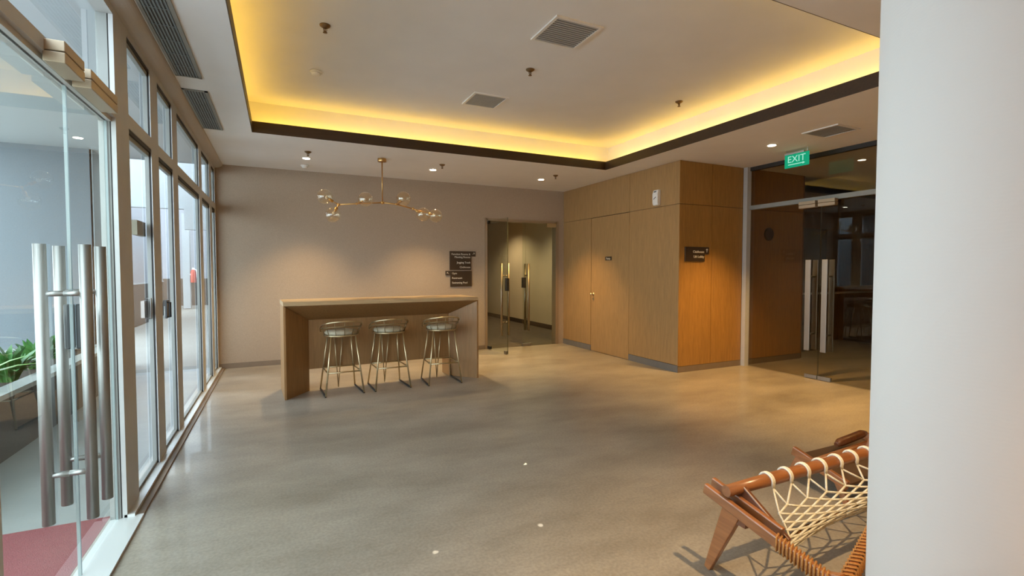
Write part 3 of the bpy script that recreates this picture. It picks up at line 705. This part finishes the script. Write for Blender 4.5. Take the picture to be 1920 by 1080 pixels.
# ---- exit sign (faces the room, hangs from the low ceiling)
ex = 5.97; ey0, ey1, ez0, ez1 = 3.955, 4.275, 2.778, 2.945
t = thing('exit_sign', 'green lit exit sign hanging before the right glass partition', 'exit sign', (ex, 4.115, H))
obox(ex, ex + 0.016, ey0, ey1, ez0, ez1).build('panel', M['exit_green'], t, bevel=0.002)
b = MB(); b.box(ex - 0.004, ex + 0.02, ey0 + 0.06, ey1, ez1, ez1 + 0.022)
b.build('housing', M['alu'], t)
for yh in (ey0 + 0.02, ey1 - 0.02): MB().tube([(ex + 0.008, yh, ez1), (ex + 0.008, yh, H)], 0.006, 8).build('hanger', M['alu'], t)
text_mesh('lettering', 'EXIT', 0.118, M['exit_white'], t, (ex - 0.0015, 4.115, 2.842), (0, -1, 0), (0, 0, 1), 'CENTER', 0.001)
b = MB(); b.box(ex - 0.003, ex, 4.03, 4.225, 2.810, 2.820); b.poly([(ex - 0.003, 4.03, 2.80), (ex - 0.003, 4.03, 2.83), (ex - 0.003, 4.0, 2.815), (ex, 4.03, 2.80), (ex, 4.03, 2.83), (ex, 4.0, 2.815)], ((0, 1, 2), (5, 4, 3), (0, 3, 4, 1), (1, 4, 5, 2), (2, 5, 3, 0)))
b.build('arrow', M['exit_white'], t)

# ================================================================== SIGNS, DISPENSER
t = thing('directory_sign', 'dark brown directory sign on the beige wall above the bar end', 'sign', (2.93, YB, 1.48))
b = MB(); b.box(2.725, 3.13, YB - 0.022, YB, 1.46, 1.795); b.box(3.13, 3.215, YB - 0.022, YB, 1.705, 1.795)
b.build('upper_plate', M['sign'], t, bevel=0.004)
b = MB(); b.box(2.735, 3.14, YB - 0.022, YB, 1.165, 1.445); b.box(2.65, 2.735, YB - 0.022, YB, 1.365, 1.445)
b.build('lower_plate', M['sign'], t, bevel=0.004)
yy = YB - 0.0235
for txt, z in (('Function Rooms &', 1.727), ('Meeting Rooms', 1.675), ('Jogging Track', 1.578), ('Clubhouse', 1.495)):
    text_mesh('lettering', txt, 0.047, M['letter'], t, (3.112, yy, z), (1, 0, 0), (0, 0, 1), 'RIGHT')
for txt, z in (('Gym', 1.385), ('Restroom', 1.302), ('Swimming Pool', 1.218)):
    text_mesh('lettering', txt, 0.047, M['letter'], t, (2.765, yy, z), (1, 0, 0), (0, 0, 1), 'LEFT')
for cx, cz, s_ in ((3.175, 1.755, 1), (2.69, 1.405, -1)):
    b = MB(); b.tube([(cx - 0.02 * s_, yy, cz - 0.016), (cx + 0.018 * s_, yy, cz + 0.012)], 0.0035, 6); b.tube([(cx - 0.006 * s_, yy, cz + 0.016), (cx + 0.018 * s_, yy, cz + 0.012), (cx + 0.016 * s_, yy, cz - 0.012)], 0.0035, 6)
    b.build('arrow', M['letter'], t)
t = thing('wall_sign', 'small dark sign on the lamplit oak wall face', 'sign', (5.37, YF, 1.68))
b = MB(); b.box(5.185, 5.56, YF - 0.018, YF, 1.585, 1.79); b.box(5.56, 5.645, YF - 0.018, YF, 1.69, 1.79)
b.build('plate', M['sign'], t, bevel=0.003)
for txt, z in (('Clubhouse', 1.705), ('Lift Lobby', 1.635)):
    text_mesh('lettering', txt, 0.05, M['letter'], t, (5.545, YF - 0.0195, z), (1, 0, 0), (0, 0, 1), 'RIGHT')
b = MB(); b.tube([(5.60, YF - 0.02, 1.715), (5.60, YF - 0.02, 1.765)], 0.004, 6); b.tube([(5.582, YF - 0.02, 1.748), (5.60, YF - 0.02, 1.765), (5.618, YF - 0.02, 1.748)], 0.004, 6)
b.build('arrow', M['letter'], t)
t = thing('air_freshener', 'white air freshener dispenser high on the oak wall', 'dispenser', (XW, 5.645, 2.41))
b = MB(); prof = [(XW, 2.41), (XW - 0.055, 2.415), (XW - 0.068, 2.45), (XW - 0.068, 2.58), (XW - 0.05, 2.64), (XW, 2.645)]
V = [(x, y, z) for y in (5.59, 5.70) for x, z in prof]; m_ = len(prof)
b.poly(V, [tuple(range(m_)), tuple(range(2*m_ - 1, m_ - 1, -1))] + [(i, (i+1) % m_, m_ + (i+1) % m_, m_ + i) for i in range(m_)])
b.build('case', M['white'], t, bevel=0.010, seg=3)
MB().bar((XW - 0.069, 5.67, 2.505), (XW - 0.069, 5.62, 2.535), 0.006, 0.008).build('latch', M['grille_dark'], t)
b = MB(); b.box(XW - 0.066, XW - 0.05, 5.625, 5.67, 2.605, 2.622); b.build('nozzle', M['grille_dark'], t)

# ================================================================== CHANDELIER
cx, cy = 1.305, 6.93
t = thing('chandelier', 'brass branching chandelier with clear globes above the bar', 'chandelier', (cx, cy, H))
MB().lathe([(0.058, 0.0), (0.058, -0.045), (0.0, -0.045)], (cx, cy, H), 28).build('canopy', M['brass'], t, bevel=0.003)
MB().tube([(cx, cy, H - 0.04), (cx, cy, 2.40)], 0.008, 10).build('rod', M['brass'], t)
b = MB(); J1 = Vector((0.73, 6.95, 2.335)); J2 = Vector((1.74, 6.95, 2.335)); HB = Vector((cx, cy, 2.395))
Ja = Vector((0.96, 6.94, 2.362)); Jb = Vector((1.50, 6.94, 2.385))
b.tube([HB, Ja, J1], 0.009, 10); b.tube([HB, Jb, J2], 0.009, 10); b.ball(HB, 0.024, 14, 8); b.ball(J1, 0.02, 14, 8); b.ball(J2, 0.02, 14, 8); b.ball(Ja, 0.018, 12, 8); b.ball(Jb, 0.018, 12, 8)
b.build('arm', M['brass'], t)
for c, j in (((0.555, 6.93, 2.43), J1), ((0.65, 6.90, 2.19), J1), ((1.055, 6.78, 2.405), Ja), ((1.57, 6.80, 2.45), Jb), ((1.875, 6.90, 2.255), J2), ((2.08, 6.98, 2.255), J2)):
    c = Vector(c); dr = (c - j).normalized(); r = 0.098
    g = MB().ball(c, r, 28, 18, dr).build('globe', M['glass_amber'], t)
    b = MB(); b.tube([j, c - dr * r * 0.98], 0.007, 8); b.lathe([(0.0, -0.02), (0.022, -0.02), (0.016, 0.025), (0.011, 0.045), (0.0, 0.045)], c - dr * r, 16, True, dr); b.build('socket', M['brass'], g)
    MB().ball(c - dr * 0.03, 0.022, 14, 8).build('bulb', M['bulb'], g)

# ================================================================== BAR COUNTER
t = thing('bar_counter', 'wooden bar counter with slanted inner faces under the chandelier', 'bar counter', (0.03, 5.99, 0))
ra = R(3.2); ux = Vector((math.cos(ra), math.sin(ra), 0)); vy = Vector((-ux.y, ux.x, 0)); O = Vector((0.03, 5.99, 0))
def cp(u, v, z): return O + ux*u + vy*v + Vector((0, 0, z))
Wd, D, IU, IV, ZI, ZU, ZTOP = 2.385, 0.60, 0.295, 0.34, 0.86, 1.055, 1.10
b = MB()
b.poly([cp(0,0,ZTOP), cp(Wd,0,ZTOP), cp(Wd,D,ZTOP), cp(0,D,ZTOP), cp(0,0,ZU), cp(Wd,0,ZU), cp(Wd,D,ZU), cp(0,D,ZU), cp(IU,IV,ZI), cp(Wd-IU,IV,ZI), cp(Wd-IU,D,ZI), cp(IU,D,ZI)],
       ((0,1,2,3), (0,4,5,1), (1,5,6,2), (3,7,4,0), (2,6,10,11,7,3), (4,8,9,5), (5,9,10,6), (7,11,8,4), (8,11,10,9)))
b.bm.faces.ensure_lookup_table()
for f_ in list(b.bm.faces)[5:]: f_.material_index = 1  # unlit underside given the darker wood colour
b.build('countertop', [M['counter_lit'], M['counter']], t)
for s_ in (0, 1):
    f = (lambda u: u) if s_ == 0 else (lambda u: Wd - u)
    e = 0.022
    P = [(0, 0), (e, 0), (IU, IV), (IU, D), (0, D)]
    zt = [ZU, ZU - e * 0.6, ZI, ZI, ZU]
    V = [cp(f(u), v, 0.0) for u, v in P] + [cp(f(u), v, z - 0.001) for (u, v), z in zip(P, zt)]
    b = MB(); b.poly(V, ((4,3,2,1,0), (5,6,7,8,9)) + tuple((i, (i+1) % 5, 5 + (i+1) % 5, 5 + i) for i in range(5)))
    b.build('end_panel', M['counter'], t)
b = MB(); V = [cp(u, v, z) for z in (0.262, ZI - 0.001) for u, v in ((IU + 0.001, IV), (Wd - IU - 0.001, IV), (Wd - IU - 0.001, IV + 0.04), (IU + 0.001, IV + 0.04))]
b.poly(V, ((3,2,1,0),(4,5,6,7),(0,1,5,4),(1,2,6,5),(2,3,7,6),(3,0,4,7))); b.build('back_panel', M['counter'], t)

# ================================================================== BAR STOOLS
def stool(x, y, rot, label):
    t = thing('bar_stool', label, 'bar stool', (x, y, 0), 'brass bar stools at the counter'); t.rotation_euler = (0, 0, rot)
    def bl(b, nm, mt, par=None, **k): return b.build(nm, mt, par or t, world=False, **k)
    b = MB(); b.lathe([(0.0, 0.695), (0.165, 0.695), (0.185, 0.708), (0.190, 0.725), (0.175, 0.745), (0.10, 0.756), (0.0, 0.758)], (0, 0, 0), 32); bl(b, 'seat_cushion', M['cushion'])
    b = MB(); n = 24; b.tube([(0.19*math.cos(2*PI*i/n), 0.19*math.sin(2*PI*i/n), 0.692) for i in range(n)], 0.009, 8, closed=True); bl(b, 'seat_ring', M['brass_soft'])
    # low curved back rim, highest in the middle, drooping to the seat sides
    n = 30; rim = []
    for i in range(n + 1):
        a = R(-195 + 210 * i / n); f = math.sin(PI * i / n) ** 0.55
        rim.append((0.232*math.cos(a), 0.232*math.sin(a), 0.735 + 0.130*f))
    b = MB(); b.tube(rim, 0.0095, 8); bl(b, 'backrest', M['brass_soft'])
    b = MB(); b.tube([(x*0.97, y*0.97, 0.735 + (z - 0.735)*0.55) for x, y, z in rim[2:-2]], 0.006, 8); bl(b, 'lower_back_rail', M['woven_back'])
    for i in range(3, 28, 4):
        x, y, z = rim[i]
        b = MB(); b.tube([(x*0.83, y*0.83, 0.70), (x, y, z)], 0.0038, 6); bl(b, 'back_spindle', M['woven_back'])
    for sx in (-1, 1):
        b = MB(); b.tube([(sx*0.135, -0.13, 0.69), (sx*0.215, -0.20, 0.012)], 0.0095, 8); bl(b, 'leg', M['brass_soft'])
        b = MB(); b.tube([(sx*0.135, 0.13, 0.69), (sx*0.205, 0.27, 0.012)], 0.0095, 8); bl(b, 'leg', M['brass_soft'])
        b = MB(); b.tube([(sx*0.215, -0.20, 0.010), (sx*0.205, 0.27, 0.010)], 0.010, 8); bl(b, 'floor_runner', M['gasket'])
    b = MB(); z = 0.27; q = 0.69 - z; f = q / 0.678
    xf = 0.135 + 0.08*f; yf = -0.13 - 0.07*f; xb = 0.135 + 0.07*f; ybk = 0.13 + 0.14*f
    b.tube([(-xf, yf, z), (xf, yf, z)], 0.008, 8); b.tube([(-xb, ybk, z), (xb, ybk, z)], 0.008, 8); b.tube([(-xf, yf, z), (-xb, ybk, z)], 0.008, 8); b.tube([(xf, yf, z), (xb, ybk, z)], 0.008, 8)
    bl(b, 'footrest', M['brass_soft'])
    b = MB(); b.tube([(-0.05, 0.19, 0.68), (0.0, 0.24, 0.012)], 0.006, 8); b.tube([(0.05, 0.19, 0.68), (0.0, 0.24, 0.012)], 0.006, 8); bl(b, 'rear_brace', M['brass_soft'])
stool(0.655, 6.12, R(4), 'leftmost of the three brass bar stools')
stool(1.222, 6.15, R(3), 'middle one of the three brass bar stools')
stool(1.895, 6.14, R(-2), 'rightmost brass bar stool, beside the counter end panel')

# ================================================================== ROPE CHAIR
X0, X1 = 1.865, 3.32
t = thing('rope_chair', 'low wooden lounge chair with a cream rope net by the column', 'lounge chair', (2.59, 1.45, 0))
def side(x, sg):
    # two thin cheeks forming a fork, sloping from the front tip down to the back
    r = MB()
    a = Vector((x, 1.72, 0.396)); e = Vector((x, 1.03, 0.262))
    r.bar(a, e, 0.026, 0.052); h = r.build('side_rail', M['teak'], t, bevel=0.007)
    r = MB(); i_ = x + sg*0.072
    r.bar((i_, 1.74, 0.402), (i_, 1.36, 0.325), 0.024, 0.055); r.build('inner_rail', M['teak'], t, bevel=0.006)
    r = MB(); lx = x + sg*0.012
    r.bar((lx, 1.555, 0.375), (lx - sg*0.0, 1.705, 0.0), 0.034, 0.10, (0, 1, 0), 0.026, 0.035); r.build('leg', M['teak'], t, bevel=0.005)
    r = MB(); r.bar((lx, 1.12, 0.31), (lx, 1.00, 0.0), 0.034, 0.09, (0, 1, 0), 0.026, 0.035); r.build('leg', M['teak'], t, bevel=0.005)
    r = MB(); r.bar((x + sg*0.09, 1.60, 0.40), (x + sg*0.10, 1.36, 0.27), 0.022, 0.11, (0, 0, 1), 0.022, 0.07); r.build('side_slat', M['teak_dark'], t, bevel=0.005)
    # rope bound round the rear stretch of the rail
    w = MB(); n = 19
    for i in range(n):
        f = 0.56 + 0.42 * i / (n - 1); c = a.lerp(e, f)
        w.tube([c + Vector((0.016*sx, (0.007 if sx > 0 else -0.007), 0.0295*sz)) for sx, sz in ((-1, -1), (1, -1), (1, 1), (-1, 1))], 0.0042, 6, closed=True)
    w.build('rope_binding', M['jute'], h)
side(X0, 1); side(X1, -1)
ZD, YD = 0.432, 1.592
MB().tube([(X0 - 0.005, YD, ZD), (X0 + 0.3, YD, ZD), (X1 - 0.3, YD, ZD), (X1 + 0.005, YD, ZD)], [0.026, 0.031, 0.031, 0.026], 18).build('front_dowel', M['teak_x'], t)
for xa, xb in ((X0, X0 + 0.10), (X1 - 0.10, X1)): MB().bar((xa, 1.515, 0.315), (xb, 1.515, 0.315), 0.05, 0.03).build('corner_block', M['teak_dark'], t)
# skewed rope wrapped rear rails
def wrapped(a, e, w, h, nm, turns, par=t):
    a, e = Vector(a), Vector(e); r = MB(); r.bar(a, e, w, h); o = r.build(nm, M['teak_x'], par, bevel=0.004)
    q = MB(); d = (e - a).normalized(); sd = d.cross(Vector((0, 0, 1))).normalized(); up = sd.cross(d)
    for i in range(turns):
        c = a.lerp(e, (i + 0.5)/turns); s2 = 0.010
        q.tube([c + sd*(k*(w/2 + 0.004)) + up*(m*(h/2 + 0.004)) + d*(s2*k) for k, m in ((-1, -1), (1, -1), (1, 1), (-1, 1))], 0.0055, 6, closed=True)
    q.build('rope_binding', M['jute'], o)
wrapped((X0 + 0.015, 1.075, 0.275), (2.60, 1.33, 0.255), 0.03, 0.05, 'rear_rail', 22)
wrapped((X1 - 0.015, 1.075, 0.275), (2.60, 1.33, 0.255), 0.03, 0.05, 'rear_rail', 22)
b = MB(); prs = []
A0, A1 = Vector((X0 + 0.02, 1.30, 0.325)), Vector((X1 - 0.02, 1.30, 0.325))
for s_ in (0, 1):
    for ph in (0, PI):
        b.tube([Vector((x, 1.345 + 0.11*math.sin(PI*f) + 0.008*math.cos(f*60 + ph), 0.30 - 0.05*math.sin(PI*f) + 0.008*math.sin(f*60 + ph))) for f, x in ((i/60, X0 + 0.02 + (X1 - X0 - 0.04)*i/60) for i in range(61))], 0.007, 6)
b.build('braided_cord', M['jute'], t)
# net: loops over the dowel, then diamond mesh narrowing to the cord below
XN0, XN1 = X0 + 0.275, X1 - 0.235
def netpt(u, v):
    # u 0..1 across, v 0..1 from the dowel down; the bottom corners are pulled to the side rails
    xt = XN0 + (XN1 - XN0)*u; xb = X0 + 0.09 + (X1 - X0 - 0.18)*u
    g = v ** 0.55
    x = xt + (xb - xt) * g
    sag = math.sin(PI*u)
    y = YD - 0.034 - (0.216 - 0.10*sag) * math.sin(v*PI/2) - 0.03*sag*math.sin(PI*v)
    z = ZD - 0.028 - (0.147 + 0.025*sag) * (v ** 0.9)
    return Vector((x, y, z))
NC = 8
for i in range(NC):
    lp = MB()
    x = XN0 + (XN1 - XN0) * i / (NC - 1)
    for dx in (-0.006, 0.006):
        lp.tube([Vector((x + dx, YD + 0.036*math.cos(R(aa)), ZD + 0.036*math.sin(R(aa)))) for aa in range(-40, 201, 20)] + [Vector((x + dx*0.3, YD - 0.036, ZD - 0.03))], 0.0058, 7)
    lp.build('rope_loop', M['rope'], t)
net = MB(); rows = 14
def u_at(i, r): return (i + (0.5 if r % 2 else 0.0)) / (NC - 1)
rowv = [0.0, 0.25] + [0.25 + 0.75 * ((k) / (rows - 2)) ** 0.92 for k in range(1, rows - 1)]
for r in range(rows - 1):
    n_top = NC if r % 2 == 0 else NC - 1
    for i in range(n_top):
        p = netpt(u_at(i, r), rowv[r])
        tgt = [(i - 1, i), (i, i + 1)][r % 2]
        for j in tgt:
            nb = NC - 1 if r % 2 == 0 else NC
            if 0 <= j < nb:
                q = netpt(u_at(j, r + 1), rowv[r + 1]); net.tube([p, q], 0.0052, 6)
        if r: net.ball(p, 0.0066, 8, 6)
for k in (0, NC - 1):
    ed = [netpt(k/(NC - 1), v) for v in [rowv[r] for r in range(0, rows, 2)]]
    for r in range(1, len(ed)): net.tube([ed[r-1], ed[r]], 0.0048, 6)
net.build('rope_net', M['rope'], t)
# matching low footstool beyond the chair, mostly hidden by the column
f = thing('footstool', 'low wooden footstool beyond the rope chair', 'footstool', (3.55, 2.0, 0))
MB().bar((3.165, 2.16, 0.225), (3.13, 1.78, 0.135), 0.03, 0.06).build('side_rail', M['teak'], f, bevel=0.006)
MB().bar((3.95, 2.16, 0.225), (3.93, 1.78, 0.135), 0.03, 0.06).build('side_rail', M['teak'], f, bevel=0.006)
MB().tube([(3.14, 1.99, 0.205), (3.95, 1.99, 0.245)], 0.027, 14).build('cross_rail', M['teak_x'], f)
MB().tube([(3.45, 2.045, 0.255), (3.49, 2.045, 0.265), (3.75, 2.05, 0.285), (3.80, 2.05, 0.285)], [0.015, 0.028, 0.028, 0.015], 14).build('roll_cushion', M['teak_dark'], f)
for x in (3.16, 3.94):
    MB().bar((x, 2.10, 0.20), (x, 2.20, 0.0), 0.03, 0.05, (0, 1, 0), 0.022, 0.03).build('leg', M['teak'], f); MB().bar((x, 1.86, 0.15), (x, 1.80, 0.0), 0.03, 0.05, (0, 1, 0), 0.022, 0.03).build('leg', M['teak'], f)
MB().poly([(3.18, 2.14, 0.20), (3.92, 2.14, 0.20), (3.92, 1.80, 0.13), (3.18, 1.80, 0.13), (3.18, 2.14, 0.185), (3.92, 2.14, 0.185), (3.92, 1.80, 0.115), (3.18, 1.80, 0.115)], ((0,1,2,3),(7,6,5,4),(0,4,5,1),(1,5,6,2),(2,6,7,3),(3,7,4,0))).build('sling', mat('brown_sling', (0.10, 0.055, 0.03), 0.7), f)
